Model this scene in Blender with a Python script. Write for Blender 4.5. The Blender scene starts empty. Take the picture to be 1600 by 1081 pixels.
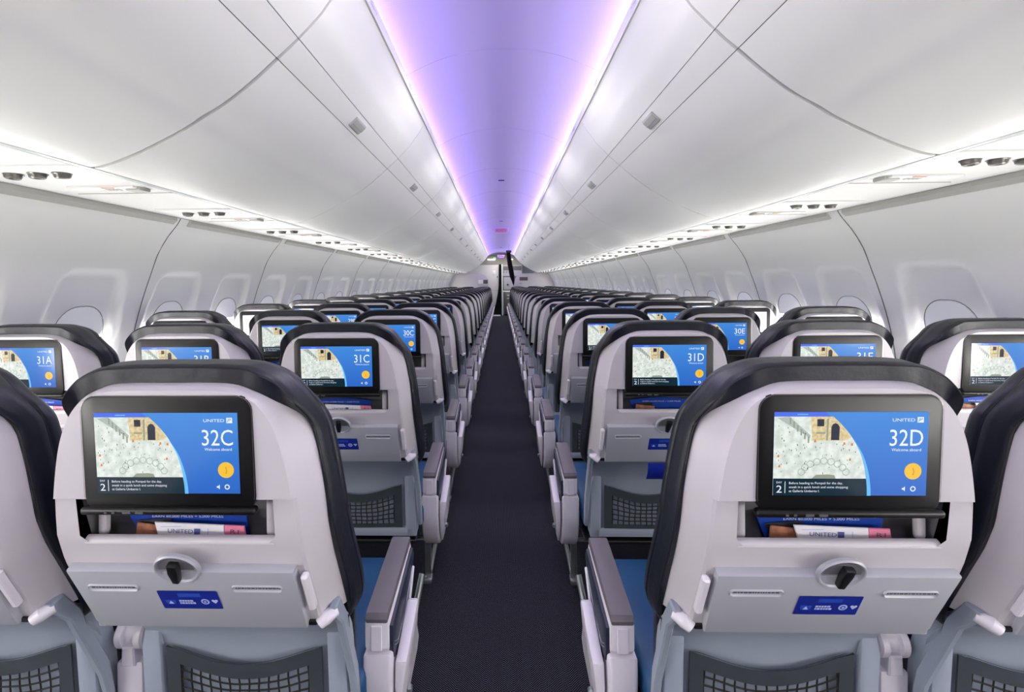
import bpy, bmesh, math, random
from mathutils import Vector, Matrix, noise
random.seed(7)
R = math.radians
scene = bpy.context.scene
COL = scene.collection

# ------------------------------------------------------------------ materials
def lin(c):
    return tuple(((v/255)/12.92 if v/255 <= .04045 else ((v/255+.055)/1.055)**2.4) for v in c)

def mat(name, rgb, rough=.5, metal=0.0, emit=0.0, spec=.5, bump=None, vary=None, coat=0.0):
    m = bpy.data.materials.new(name); m.use_nodes = True
    nt = m.node_tree; b = nt.nodes['Principled BSDF']
    c = lin(rgb) + (1,)
    b.inputs['Base Color'].default_value = c
    b.inputs['Roughness'].default_value = rough
    b.inputs['Metallic'].default_value = metal
    b.inputs['Specular IOR Level'].default_value = spec
    b.inputs['Coat Weight'].default_value = coat
    if emit:
        b.inputs['Emission Color'].default_value = c
        b.inputs['Emission Strength'].default_value = emit
    if bump or vary:
        tc = nt.nodes.new('ShaderNodeTexCoord')
    if bump:
        sc, st, dist = bump
        n = nt.nodes.new('ShaderNodeTexNoise'); n.inputs['Scale'].default_value = sc; n.inputs['Detail'].default_value = 4
        bp = nt.nodes.new('ShaderNodeBump'); bp.inputs['Strength'].default_value = st; bp.inputs['Distance'].default_value = dist
        nt.links.new(tc.outputs['Object'], n.inputs['Vector']); nt.links.new(n.outputs['Fac'], bp.inputs['Height'])
        nt.links.new(bp.outputs['Normal'], b.inputs['Normal'])
    if vary:
        sc, amt = vary
        n = nt.nodes.new('ShaderNodeTexNoise'); n.inputs['Scale'].default_value = sc
        r = nt.nodes.new('ShaderNodeValToRGB')
        lo = tuple(x*(1-amt) for x in c[:3])+(1,); hi = tuple(min(1, x*(1+amt)) for x in c[:3])+(1,)
        r.color_ramp.elements[0].color = lo; r.color_ramp.elements[1].color = hi
        r.color_ramp.elements[0].position = .3; r.color_ramp.elements[1].position = .7
        nt.links.new(tc.outputs['Object'], n.inputs['Vector']); nt.links.new(n.outputs['Fac'], r.inputs['Fac'])
        nt.links.new(r.outputs['Color'], b.inputs['Base Color'])
    return m

M = {}
M['shell']   = mat('shell_plastic', (186,182,187), .38, vary=(3,.02))
M['lower']   = mat('lower_plastic', (142,151,165), .42, vary=(3,.03))
M['table']   = mat('table_plastic', (162,164,172), .36, vary=(4,.02))
M['leather'] = mat('navy_leather', (17,21,32), .42, spec=.35, bump=(55,.25,.004), vary=(12,.15))
M['seam']    = mat('leather_seam', (14,16,26), .5, vary=(40,.1))
M['cushion'] = mat('blue_leather', (18,68,112), .5, bump=(80,.2,.003), vary=(10,.08))
M['bezel']   = mat('black_bezel', (7,7,9), .38, spec=.3, vary=(20,.1))
M['rim']     = mat('bezel_rim', (96,92,92), .3, metal=.6, vary=(20,.05))
M['black']   = mat('black_plastic', (12,12,14), .35, vary=(20,.1))
M['dark']    = mat('pocket_grey', (92,92,96), .7, vary=(10,.08))
M['band']    = mat('pocket_band', (42,50,57), .75, bump=(200,.2,.001), vary=(30,.08))
M['cord']    = mat('net_cord', (9,10,13), .8, vary=(60,.1))
M['pad']     = mat('arm_pad', (94,89,96), .55, bump=(300,.15,.0006), vary=(20,.04))
M['arm']     = mat('arm_plastic', (212,208,216), .38, vary=(6,.02))
M['navy']    = mat('navy_panel', (26,33,52), .5, bump=(90,.2,.002), vary=(20,.1))
M['stitch']  = mat('pale_stitch', (150,156,170), .7, vary=(60,.05))
M['metal']   = mat('brushed_metal', (150,156,160), .35, metal=.85, vary=(8,.06))
M['white']   = mat('cabin_white', (236,236,233), .42, vary=(1.2,.008))
M['wall']    = mat('sidewall_white', (242,242,240), .48, vary=(1.0,.01))
M['psu']     = mat('service_white', (240,240,238), .4, vary=(2,.01))
M['ceil']    = mat('ceiling_led_tint', (178,170,200), .5, vary=(.8,.015))  # white panels with the purple cove light tinted into their base colour
M['valance'] = mat('valance_grey', (172,172,166), .4, vary=(2,.02))
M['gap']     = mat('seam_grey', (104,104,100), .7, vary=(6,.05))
M['latch']   = mat('latch_grey', (172,178,178), .35, metal=.1, vary=(30,.06))
M['nozzle']  = mat('nozzle_grey', (112,110,106), .3, metal=.3, vary=(30,.06))
M['sticker'] = mat('sticker_white', (236,234,240), .5, vary=(20,.02))
M['print']   = mat('print_grey', (70,70,76), .6, vary=(40,.05))
M['orange']  = mat('print_orange', (232,140,96), .5, vary=(40,.05))
M['pane']    = mat('window_glass', (255,252,246), .4, emit=46, vary=(3,.01))
M['shade']   = mat('shade_white_glow', (226,227,230), .45, emit=.16, vary=(3,.01))  # window blind given an emissive daylight glow that lifts the walls
M['gasket']  = mat('pane_gasket', (130,132,136), .6, vary=(20,.05))
M['slot']    = mat('vent_slot', (40,30,110), .6, vary=(20,.05))
M['exitpane']= mat('exit_panel', (190,168,214), .3, emit=.12, vary=(10,.02))
M['exitred'] = mat('exit_red', (190,30,60), .4, emit=.5, vary=(30,.03))
M['green']   = mat('green_lamp', (90,240,140), .3, emit=1.6, vary=(10,.02))
M['lamp']    = mat('lamp_white', (255,252,244), .3, emit=3.0, vary=(10,.01))
M['bulk']    = mat('bulkhead_grey', (196,194,192), .45, vary=(2,.02))
M['lav']     = mat('lavatory_wall', (186,182,184), .45, vary=(2,.02))
M['beige']   = mat('header_beige', (168,162,150), .5, vary=(3,.03))
M['galley']  = mat('galley_grey', (170,168,176), .35, metal=.2, vary=(4,.04))
M['cart']    = mat('cart_grey', (104,100,100), .4, metal=.4, vary=(14,.12))
M['curtain'] = mat('curtain_black', (17,18,28), .85, bump=(120,.3,.002), vary=(20,.15))
M['cardblue']= mat('card_blue', (22,62,158), .4, vary=(20,.05))
M['carddark']= mat('card_dark', (22,24,34), .5, vary=(30,.1))
M['cardtext']= mat('card_text', (190,200,232), .5, vary=(30,.02))
M['paper']   = mat('paper_white', (224,222,228), .45, vary=(30,.03))
M['pink']    = mat('paper_pink', (214,120,150), .45, vary=(30,.04))
M['food']    = mat('magazine_brown', (150,96,70), .5, vary=(60,.45))
M['logo']    = mat('logo_navy', (70,78,140), .5, vary=(40,.03))
M['stkblue'] = mat('sticker_blue', (14,34,134), .4, vary=(30,.05))
M['stkmid']  = mat('sticker_midblue', (34,70,170), .4, vary=(30,.05))
M['stklight']= mat('sticker_pale', (170,182,226), .4, vary=(30,.03))

def screen_mat(name, rgb, strength=1.0, grad=None, vary=None):
    m = mat(name, (8,8,10), .12, spec=.5)
    nt = m.node_tree; b = nt.nodes['Principled BSDF']
    b.inputs['Emission Strength'].default_value = strength
    b.inputs['Emission Color'].default_value = lin(rgb)+(1,)
    if grad or vary:
        tc = nt.nodes.new('ShaderNodeTexCoord'); r = nt.nodes.new('ShaderNodeValToRGB')
        if grad:
            sp = nt.nodes.new('ShaderNodeSeparateXYZ'); mr = nt.nodes.new('ShaderNodeMapRange')
            mr.inputs['From Min'].default_value = -.064; mr.inputs['From Max'].default_value = .064
            nt.links.new(tc.outputs['Object'], sp.inputs[0]); nt.links.new(sp.outputs['Z'], mr.inputs['Value'])
            nt.links.new(mr.outputs[0], r.inputs['Fac'])
            r.color_ramp.elements[0].color = lin(rgb)+(1,); r.color_ramp.elements[1].color = lin(grad)+(1,)
        else:
            n = nt.nodes.new('ShaderNodeTexNoise'); n.inputs['Scale'].default_value = vary[0]; n.inputs['Detail'].default_value = 5
            nt.links.new(tc.outputs['Object'], n.inputs['Vector']); nt.links.new(n.outputs['Fac'], r.inputs['Fac'])
            r.color_ramp.elements[0].position = .38; r.color_ramp.elements[1].position = .62
            r.color_ramp.elements[0].color = lin(rgb)+(1,); r.color_ramp.elements[1].color = lin(vary[1])+(1,)
        nt.links.new(r.outputs['Color'], b.inputs['Emission Color'])
    return m
S = {}
S['blue']   = screen_mat('display_blue', (46,104,200), 1, grad=(66,140,222))
S['strip']  = screen_mat('display_strip', (72,112,236))
S['stone']  = screen_mat('display_stone', (208,218,209), 1, vary=(90,(236,243,237)))
S['ochre']  = screen_mat('display_ochre', (208,184,132), 1, vary=(200,(232,216,172)))
S['stonegrey'] = screen_mat('display_column', (150,158,140))
S['door']   = screen_mat('display_door', (38,44,60))
S['teal']   = screen_mat('display_teal', (14,42,56))
S['arc']    = screen_mat('display_arc', (104,190,250))
S['white']  = screen_mat('display_white', (240,244,255))
S['yellow'] = screen_mat('display_yellow', (250,196,58))
S['amber']  = screen_mat('display_amber', (214,160,60))
S['speck']  = screen_mat('display_speck', (74,84,82))
S['spotor'] = screen_mat('display_orange', (224,130,60))
S['ring']   = screen_mat('display_ring', (176,188,182))

def carpet_mat():
    m = bpy.data.materials.new('herringbone_carpet'); m.use_nodes = True
    nt = m.node_tree; N = nt.nodes; L = nt.links; b = N['Principled BSDF']
    tc = N.new('ShaderNodeTexCoord'); sp = N.new('ShaderNodeSeparateXYZ'); L.new(tc.outputs['Object'], sp.inputs[0])
    def mth(op, a, bb=None, c=None):
        n = N.new('ShaderNodeMath'); n.operation = op
        for i, v in enumerate((a, bb, c)):
            if v is None: continue
            if isinstance(v, (int, float)): n.inputs[i].default_value = v
            else: L.new(v, n.inputs[i])
        return n.outputs[0]
    x, y = sp.outputs['X'], sp.outputs['Y']
    pp = mth('PINGPONG', x, .03)
    t = mth('ADD', y, mth('MULTIPLY', pp, 1.1))
    s = mth('SINE', mth('MULTIPLY', t, 2*math.pi/.0085))
    d = mth('SINE', mth('MULTIPLY', x, 2*math.pi/.0045))
    line = mth('MULTIPLY', mth('GREATER_THAN', s, .35), mth('GREATER_THAN', d, -.55))
    ns = N.new('ShaderNodeTexNoise'); ns.inputs['Scale'].default_value = 400; L.new(tc.outputs['Object'], ns.inputs['Vector'])
    fac = mth('MULTIPLY', line, mth('MULTIPLY', ns.outputs['Fac'], 1.25))
    r = N.new('ShaderNodeValToRGB')
    r.color_ramp.elements[0].color = lin((13,13,20))+(1,); r.color_ramp.elements[1].color = lin((104,104,120))+(1,)
    L.new(fac, r.inputs['Fac']); L.new(r.outputs['Color'], b.inputs['Base Color'])
    b.inputs['Roughness'].default_value = .95; b.inputs['Specular IOR Level'].default_value = .1
    return m
M['carpet'] = carpet_mat()

# ------------------------------------------------------------------ mesh helpers
def merge(bm, t, MX=None, mi=0):
    t.verts.index_update()
    vs = [bm.verts.new(MX @ v.co if MX else v.co) for v in t.verts]
    for f in t.faces:
        try:
            g = bm.faces.new([vs[v.index] for v in f.verts]); g.material_index = mi
        except ValueError: pass
    t.free()

def rbox(bm, c, s, r=.004, seg=2, mi=0, MX=None):
    t = bmesh.new(); bmesh.ops.create_cube(t, size=1)
    for v in t.verts: v.co = Vector((v.co.x*s[0], v.co.y*s[1], v.co.z*s[2]))
    if r: bmesh.ops.bevel(t, geom=t.edges[:], offset=min(r, min(s)*.49), segments=seg, profile=.5, affect='EDGES')
    T = Matrix.Translation(c)
    merge(bm, t, (MX @ T) if MX else T, mi)

def prism(bm, poly, axis, t0, t1, r=0, seg=2, mi=0, MX=None):
    """poly: 2D points in the plane of the other two axes"""
    t = bmesh.new()
    def P(a, b, d): return {'X':(d,a,b), 'Y':(a,d,b), 'Z':(a,b,d)}[axis]
    A = [t.verts.new(P(a,b,t0)) for a,b in poly]; B = [t.verts.new(P(a,b,t1)) for a,b in poly]
    t.faces.new(A); t.faces.new(B[::-1])
    n = len(poly)
    for i in range(n): t.faces.new((A[i], A[(i+1)%n], B[(i+1)%n], B[i]))
    bmesh.ops.recalc_face_normals(t, faces=t.faces[:])
    if r:
        caps = [e for e in t.edges if (e.verts[0] in A and e.verts[1] in A) or (e.verts[0] in B and e.verts[1] in B)]
        bmesh.ops.bevel(t, geom=caps, offset=r, segments=seg, profile=.5, affect='EDGES')
    merge(bm, t, MX, mi)

def rrect(w, h, r, n=6, cx=0, cz=0):
    pts = []
    for (sx, sz, a0) in ((1,1,0),(-1,1,90),(-1,-1,180),(1,-1,270)):
        for k in range(n+1):
            a = R(a0+90*k/n); pts.append((cx+sx*(w/2-r)+r*math.cos(a), cz+sz*(h/2-r)+r*math.sin(a)))
    return pts

def tube(bm, pts, r, n=8, mi=0, cap=True):
    pts = [Vector(p) for p in pts]; rings = []
    for i, p in enumerate(pts):
        d = (pts[min(i+1, len(pts)-1)]-pts[max(i-1, 0)]).normalized()
        up = Vector((0,0,1)) if abs(d.z) < .9 else Vector((1,0,0))
        a = d.cross(up).normalized(); b = a.cross(d)
        rr = r[i] if isinstance(r, (list, tuple)) else r
        rings.append([bm.verts.new(p+a*rr*math.cos(2*math.pi*k/n)+b*rr*math.sin(2*math.pi*k/n)) for k in range(n)])
    for i in range(len(rings)-1):
        for k in range(n):
            f = bm.faces.new((rings[i][k], rings[i][(k+1)%n], rings[i+1][(k+1)%n], rings[i+1][k])); f.material_index = mi
    if cap:
        bm.faces.new(rings[0]).material_index = mi; bm.faces.new(rings[-1][::-1]).material_index = mi

def lathe(bm, prof, n=20, mi=0, MX=None):
    """prof: (radius, height) about Z"""
    t = bmesh.new(); rings = []
    for r, z in prof:
        rings.append([t.verts.new((r*math.cos(2*math.pi*k/n), r*math.sin(2*math.pi*k/n), z)) for k in range(n)])
    for i in range(len(rings)-1):
        for k in range(n): t.faces.new((rings[i][k], rings[i][(k+1)%n], rings[i+1][(k+1)%n], rings[i+1][k]))
    t.faces.new(rings[0][::-1]); t.faces.new(rings[-1])
    merge(bm, t, MX, mi)

def mesh(name, bm, mats, sharp=32, recalc=True, smooth=True):
    if recalc: bmesh.ops.recalc_face_normals(bm, faces=bm.faces[:])
    me = bpy.data.meshes.new(name); bm.to_mesh(me); bm.free()
    for m in (mats if isinstance(mats, (list, tuple)) else [mats]): me.materials.append(m)
    if smooth:
        me.polygons.foreach_set('use_smooth', [True]*len(me.polygons))
        me.set_sharp_from_angle(angle=R(sharp))
    return me

def obj(name, me, parent=None, loc=None):
    o = bpy.data.objects.new(name, me); COL.objects.link(o)
    if parent: o.parent = parent
    if loc: o.location = loc
    return o
def tag(o, label, cat, group=None):
    o['label'] = label; o['category'] = cat
    if group: o['group'] = group
    return o
def empty(name, loc):
    o = bpy.data.objects.new(name, None); COL.objects.link(o); o.location = loc; o.empty_display_size = .1
    return o
def struct(name, me, loc=None):
    o = obj(name, me, None, loc); o['kind'] = 'structure'; return o

# text -------------------------------------------------------------
_tc = {}
def glyphs(s):
    if s in _tc: return _tc[s]
    cu = bpy.data.curves.new('txt', 'FONT'); cu.body = s; cu.resolution_u = 3
    o = bpy.data.objects.new('txt', cu); COL.objects.link(o)
    dg = bpy.context.evaluated_depsgraph_get()
    me = bpy.data.meshes.new_from_object(o.evaluated_get(dg))
    vs = [(v.co.x, v.co.y) for v in me.vertices]; fs = [tuple(p.vertices) for p in me.polygons]
    bpy.data.objects.remove(o); bpy.data.curves.remove(cu); bpy.data.meshes.remove(me)
    _tc[s] = (vs, fs); return _tc[s]
CAPH = max(v[1] for v in glyphs('H')[0])
def text(bm, s, x, z, cap, y=0, mi=0, width=None, align='L', MX=None, shear=0):
    """flat lettering in the XZ plane, read from -Y; cap = capital height; width forces the run length"""
    vs, fs = glyphs(s)
    x0 = min(v[0] for v in vs); x1 = max(v[0] for v in vs)
    k = cap/CAPH; kx = width/(x1-x0) if width else k
    w = (x1-x0)*kx; ox = {'L':0, 'R':-w, 'C':-w/2}[align]
    V = []
    for a, b in vs:
        p = Vector((x+ox+(a-x0)*kx+shear*b*k, y, z+b*k)); V.append(bm.verts.new(MX @ p if MX else p))
    for f in fs:
        try: bm.faces.new([V[i] for i in f]).material_index = mi
        except ValueError: pass
def poly(bm, pts, y=0, mi=0, MX=None):
    vs = [bm.verts.new((MX @ Vector((a,y,b))) if MX else (a,y,b)) for a,b in pts]
    f = bm.faces.new(vs); f.material_index = mi; return f
def circ(cx, cz, r, n=20, sx=1): return [(cx+sx*r*math.cos(2*math.pi*k/n), cz+r*math.sin(2*math.pi*k/n)) for k in range(n)]

def interp(tab, z):
    """tab: (z, value) sorted by decreasing z, smooth (cosine-free monotone) interpolation"""
    if z >= tab[0][0]: return tab[0][1]
    for (z0, v0), (z1, v1) in zip(tab, tab[1:]):
        if z >= z1:
            return v0+(v1-v0)*(z0-z)/(z0-z1)
    return tab[-1][1]
def spline(pts, sub=6):
    """Catmull-Rom through 2D points"""
    out = []
    for i in range(len(pts)-1):
        p0 = pts[max(i-1,0)]; p1 = pts[i]; p2 = pts[i+1]; p3 = pts[min(i+2, len(pts)-1)]
        for k in range(sub):
            t = k/sub
            out.append(tuple(.5*((2*b)+(c-a)*t+(2*a-5*b+4*c-d)*t*t+(-a+3*b-3*c+d)*t**3) for a,b,c,d in zip(p0,p1,p2,p3)))
    out.append(tuple(pts[-1])); return out

# ================================================================== CAMERA
F, CXP, CYP = 770.0, 761.7, 441.54
YAW, ROLL, H = .0269, .0085, 1.28
cam = bpy.data.cameras.new('camera'); cam.sensor_width = 36; cam.sensor_fit = 'HORIZONTAL'
cam.lens = F*36/1600; cam.shift_x = (800-CXP)/1600; cam.shift_y = -(540.5-CYP)/1600
cam.clip_start = .02; cam.clip_end = 100
co = bpy.data.objects.new('camera', cam); COL.objects.link(co)
co.matrix_world = Matrix.Translation((0,0,H)) @ Matrix.Rotation(YAW,4,'Z') @ Matrix.Rotation(R(90),4,'X') @ Matrix.Rotation(-ROLL,4,'Z')
scene.camera = co

# ================================================================== SEAT MESHES
PITCH, Y0, XS, SP = .787, .755, .518, .5095
DXA = -.0105      # the seat frames sit a centimetre off the seat centres
YB = [(1.17,-.008),(1.08,-.002),(.94,.008),(.88,.015),(.83,.031),(.69,.095),(.60,.125),(.42,.160),(.3,.17)]
def yb(z): return interp(YB, z)
SH = spline([(0,1.124),(.06,1.124),(.097,1.1215),(.12,1.114),(.144,1.101),(.164,1.075),(.178,1.043),(.187,1.007),(.194,.965),(.198,.93),(.201,.88),(.203,.82),(.205,.75),(.206,.68),(.204,.62)], 4)
LE = spline([(0,1.157),(.06,1.157),(.105,1.155),(.135,1.148),(.162,1.133),(.184,1.110),(.200,1.082),(.213,1.043),(.224,.99),(.233,.93),(.239,.87),(.243,.80),(.245,.74),(.243,.69),(.236,.66),(.222,.642)], 4)
def normals(o):
    out = []
    for i in range(len(o)):
        a = o[max(i-1,0)]; b = o[min(i+1,len(o)-1)]
        d = (b[0]-a[0], b[1]-a[1]); l = math.hypot(*d) or 1
        out.append((-d[1]/l, d[0]/l))        # outward: right half, running down
    return out
def sside(z):     # 0 over the crown, 1 down the sides
    t = min(1, max(0, (1.112-z)/.075)); return t*t*(3-2*t)
def clip_outline(o, z0, z1):
    """part of the polyline with z1 >= z >= z0 (z descending)"""
    out = []
    for a, b in zip(o, o[1:]):
        if a[1] <= z1+1e-9 and a[1] >= z0-1e-9: out.append(a)
        for zc in (z1, z0):
            if (a[1]-zc)*(b[1]-zc) < -1e-12:
                t = (a[1]-zc)/(a[1]-b[1]); out.append((a[0]+(b[0]-a[0])*t, zc))
    if z0-1e-9 <= o[-1][1] <= z1+1e-9: out.append(o[-1])
    return out
def loft(bm, loops, mi=0, close_bottom=False):
    """loops: list of right-half lists of (x,y,z); mirrored to a full U and skinned"""
    rings = []
    for lp in loops:
        full = [(-x,y,z) for x,y,z in reversed(lp)] if lp[0][0] < 1e-6 else [(-x,y,z) for x,y,z in reversed(lp)]
        if lp[0][0] < 1e-6: full = full[:-1]
        full += list(lp)
        rings.append([bm.verts.new(p) for p in full])
    for a, b in zip(rings, rings[1:]):
        for i in range(len(a)-1):
            f = bm.faces.new((a[i], a[i+1], b[i+1], b[i])); f.material_index = mi
    return rings
def face_rows(bm, lp, mi=0):
    """fill between the left and right halves of a loop"""
    L = [bm.verts.new((-x,y,z)) for x,y,z in lp]; Rr = [bm.verts.new((x,y,z)) for x,y,z in lp]
    for i in range(len(lp)-1):
        if lp[i][0] < 1e-6:
            bm.faces.new((L[i], L[i+1], Rr[i+1])).material_index = mi
        else:
            bm.faces.new((L[i], L[i+1], Rr[i+1], Rr[i])).material_index = mi
def ring(o, off, dep, zs=True):
    """offset outline by off(z), at depth dep(z) behind the back surface"""
    out = []
    for (x,z),(nx,nz) in zip(o, normals(o)):
        s = sside(z); of = off(s); xx = max(0, x+nx*of) if x > 1e-6 else 0
        zz = z+nz*of
        out.append((xx, yb(z)+dep(s), zz))
    return out

def shell_loops(o):
    return [ring(o, lambda s:-.006-.001*s, lambda s:0),
            ring(o, lambda s:-.002, lambda s:.003+.001*s),
            ring(o, lambda s:0, lambda s:.007+.004*s),
            ring(o, lambda s:.001+.011*s, lambda s:.010+.030*s),
            ring(o, lambda s:.003+.019*s, lambda s:.016+.044*s)]

def build_seat_meshes():
    D = {}
    # upper shell (stands 4 mm proud)
    o = clip_outline(SH, .945, 2)
    lp = [[(x, y-.005 if k < 1 else y, z) for x,y,z in l] for k, l in enumerate(shell_loops(o))]
    for l in lp:            # flat lower edge
        l[-1] = (l[-1][0], l[-1][1], .945)
    bm = bmesh.new(); loft(bm, lp); face_rows(bm, lp[0])
    b0 = lp[0][-1]; b1 = lp[2][-1]   # underside lip
    for s in (-1,1):
        vs = [bm.verts.new(p) for p in ((0,b0[1],.945),(s*b0[0],b0[1],.945),(s*b0[0],b0[1]+.012,.945),(0,b0[1]+.012,.945))]
        bm.faces.new(vs)
    D['upper_shell'] = mesh('upper_shell', bm, M['shell'], 24)
    # lower shell with pocket opening
    o = clip_outline(SH, .69, .945)
    bm = bmesh.new(); lps = shell_loops(o)
    for l in lps: l[0] = (l[0][0], l[0][1], .945)
    # lower shell: two side strips
    for s in (-1,1):
        rings = [[bm.verts.new((s*x,y,z)) for x,y,z in l] for l in lps]
        for a, b in zip(rings, rings[1:]):
            for i in range(len(a)-1): bm.faces.new((a[i],a[i+1],b[i+1],b[i]))
    PX, PZ = .158, .869
    w0 = [(l[2], l[0]) for l in lps[0]]
    zs = sorted(set([.945,.925,.905,PZ+.012,PZ,.860,.850,.84,.823,.79,.76,.73,.715,.70,.69]), reverse=True)
    bmf = bmesh.new(); prev = None
    for z in zs:
        w = interp(w0, z); lip = 0
        row = (z, w, yb(z))
        if prev:
            (za,wa,ya),(zb,wb,ybb) = prev, row
            if zb >= PZ-1e-9:
                cut = lambda zz: PX-(max(0,(PZ+.014-zz))/.014)**2*.012
                for s in (-1,1):
                    bmf.faces.new([bmf.verts.new(p) for p in ((s*wa,ya,za),(s*cut(za),ya,za),(s*cut(zb),ybb,zb),(s*wb,ybb,zb))])
            else:
                bmf.faces.new([bmf.verts.new(p) for p in ((-wa,ya,za),(wa,ya,za),(wb,ybb,zb),(-wb,ybb,zb))])
        prev = row
    # rounded lip of the pocket
    n = 6; pr = []
    for k in range(n+1):
        a = R(90*k/n); pr.append((yb(PZ)+.010-.010*math.cos(a), PZ+.010*math.sin(a)-.002))
    L = [[bm.verts.new((s*(PX-.004),y,z)) for (y,z) in pr] for s in (-1,1)]
    for k in range(n): bm.faces.new((L[0][k],L[1][k],L[1][k+1],L[0][k+1]))
    bmesh.ops.remove_doubles(bmf, verts=bmf.verts[:], dist=.0003); merge(bm, bmf)
    D['lower_shell'] = mesh('lower_shell', bm, M['shell'], 24)
    # pocket liner
    bm = bmesh.new()
    yf, ybk = yb(.9)+.004, yb(.9)+.055
    A = (-.157,.157); zt, zb2 = .944, .82
    for s in A: bm.faces.new([bm.verts.new(p) for p in ((s,yf,zt),(s,ybk,zt),(s,ybk+.01,zb2),(s,yf+.035,zb2))])
    bm.faces.new([bm.verts.new(p) for p in ((A[0],ybk,zt),(A[1],ybk,zt),(A[1],ybk+.01,zb2),(A[0],ybk+.01,zb2))])
    bm.faces.new([bm.verts.new(p) for p in ((A[0],yf+.012,PZ),(A[1],yf+.012,PZ),(A[1],yf+.03,zb2),(A[0],yf+.03,zb2))])
    bm.faces.new([bm.verts.new(p) for p in ((A[0],yf+.03,zb2),(A[1],yf+.03,zb2),(A[1],ybk+.01,zb2),(A[0],ybk+.01,zb2))])
    for s in (-1,1): rbox(bm, (s*.140, yb(.9)+.030, .905), (.016,.012,.07), .005, 2, 1, None)
    D['pocket_liner'] = mesh('pocket_liner', bm, [M['dark'], M['shell']])
    # leather cushion
    n = len(LE)
    shr = shell_loops(SH)[-1]
    shp = [(x,z) for x,y,z in shr]
    base = shell_loops(spline([(p[0],p[1]) for p in SH],1))[-1]
    # inner loop: same count as LE, following the shell edge by height fraction
    def along(pl, t):
        ds = [0]
        for a, b in zip(pl, pl[1:]): ds.append(ds[-1]+math.dist(a, b))
        q = t*ds[-1]
        for i in range(len(pl)-1):
            if ds[i+1] >= q:
                u = (q-ds[i])/((ds[i+1]-ds[i]) or 1)
                return tuple(a+(b-a)*u for a, b in zip(pl[i], pl[i+1]))
        return pl[-1]
    le_len = [0]
    for a, b in zip(LE, LE[1:]): le_len.append(le_len[-1]+math.dist(a,b))
    inner = [along(base, t/le_len[-1]*.985) for t in le_len]
    inner[0] = (0, inner[0][1], inner[0][2])
    inner = [(x, y-.003, z) for x,y,z in inner]
    def lring(off, dep, crown):
        out = []
        for (x,z),(nx,nz) in zip(LE, normals(LE)):
            s = sside(z); of = off if not isinstance(off, tuple) else off[0]*s+off[1]*(1-s)
            xx = max(0, x+nx*of) if x > 1e-6 else 0
            out.append((xx, yb(z)+dep*(s)+crown*(1-s), z+nz*of))
        return out
    loops = [inner, lring(-.008,.056,.014), lring(-.003,.063,.020), lring(-.003,.076,.030), lring((0,-.001),.086,.055),
             lring((.001,-.003),.098,.078), lring((-.0030,-.0080),.102,.083), lring((.001,-.006),.106,.088), lring((0,-.012),.120,.108), lring((-.008,-.024),.134,.124), lring((-.025,-.045),.143,.135)]
    # soft creases in the hide over the crown corner
    for li in (1,2,3,4):
        l = loops[li]
        for i,(x,y,z) in enumerate(l):
            w = noise.noise(Vector((x*38, li*.45, z*38)))*.0022
            l[i] = (x, y+w, z+w*.6) if x > 0 else (x, y, z)
    bm = bmesh.new(); loft(bm, loops); face_rows(bm, loops[-1])
    bmesh.ops.remove_doubles(bm, verts=bm.verts[:], dist=.0002)
    prism(bm, [(.225,.70),(.262,.60),(.275,.45),(.292,.45),(.285,.62),(.262,.70)], 'X', -.205, .205, .006, 2)
    D['back_cushion'] = mesh('back_cushion', bm, M['leather'], 50)
    # stitched seam along the crown
    bm = bmesh.new()
    for off, dep, cr in (((-.0018,-.0067),.102,.083),(-.0065,.0585,.0165)):
        l = lring(off, dep, cr); full = [(-x,y,z) for x,y,z in reversed(l)][:-1]+l
        tube(bm, full, .0013, 5)
    D['seam'] = mesh('seam', bm, M['seam'])
    # screen
    SA = R(3.3); SM = Matrix.Translation((0,.003,1.021)) @ Matrix.Rotation(SA,4,'X')
    bm = bmesh.new()
    prism(bm, rrect(.270,.184,.024,6,0,-.002), 'Y', -.009, .006, .003, 2, 0, SM)
    # glass inset edge ring
    o1 = rrect(.270,.182,.025,6,0,-.001); o2 = rrect(.2680,.1800,.024,6,0,-.001)
    n = len(o1)
    V1 = [bm.verts.new(SM @ Vector((a,-.0092,b))) for a,b in o1]; V2 = [bm.verts.new(SM @ Vector((a,-.0096,b))) for a,b in o2]
    for i in range(n):
        if max(o1[i][1], o1[(i+1)%n][1]) < -.07: continue
        bm.faces.new((V1[i],V1[(i+1)%n],V2[(i+1)%n],V2[i])).material_index = 1
    rbox(bm, (0,-.010,-.090), (.276,.016,.012), .005, 3, 0, SM)
    for x in (-.095,-.083): rbox(bm, (x,-.0185,-.090), (.004,.002,.003), 0, 1, 2, SM)
    for x in (-.062,-.042): rbox(bm, (x,-.0185,-.090), (.012,.002,.0035), 0, 1, 2, SM)
    D['seat_screen'] = mesh('seat_screen', bm, [M['bezel'], M['rim'], M['print']])
    D['display'] = build_display(); D['_SM'] = SM @ Matrix.Translation((0,-.0098,0))
    # tray table
    TA = math.atan2(.064,.133); TM = Matrix.Translation((0,.0605,.7605)) @ Matrix.Rotation(TA,4,'X')
    bm = bmesh.new()
    prism(bm, [(-.185,.074),(.185,.074),(.182,-.073),(-.182,-.073)], 'Y', -.012, .006, .003, 2, 0, TM)
    rbox(bm, (0,-.003,-.075), (.30,.008,.006), .002, 1, 0, TM)
    D['tray_table'] = mesh('tray_table', bm, M['table'])
    bm = bmesh.new()
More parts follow.
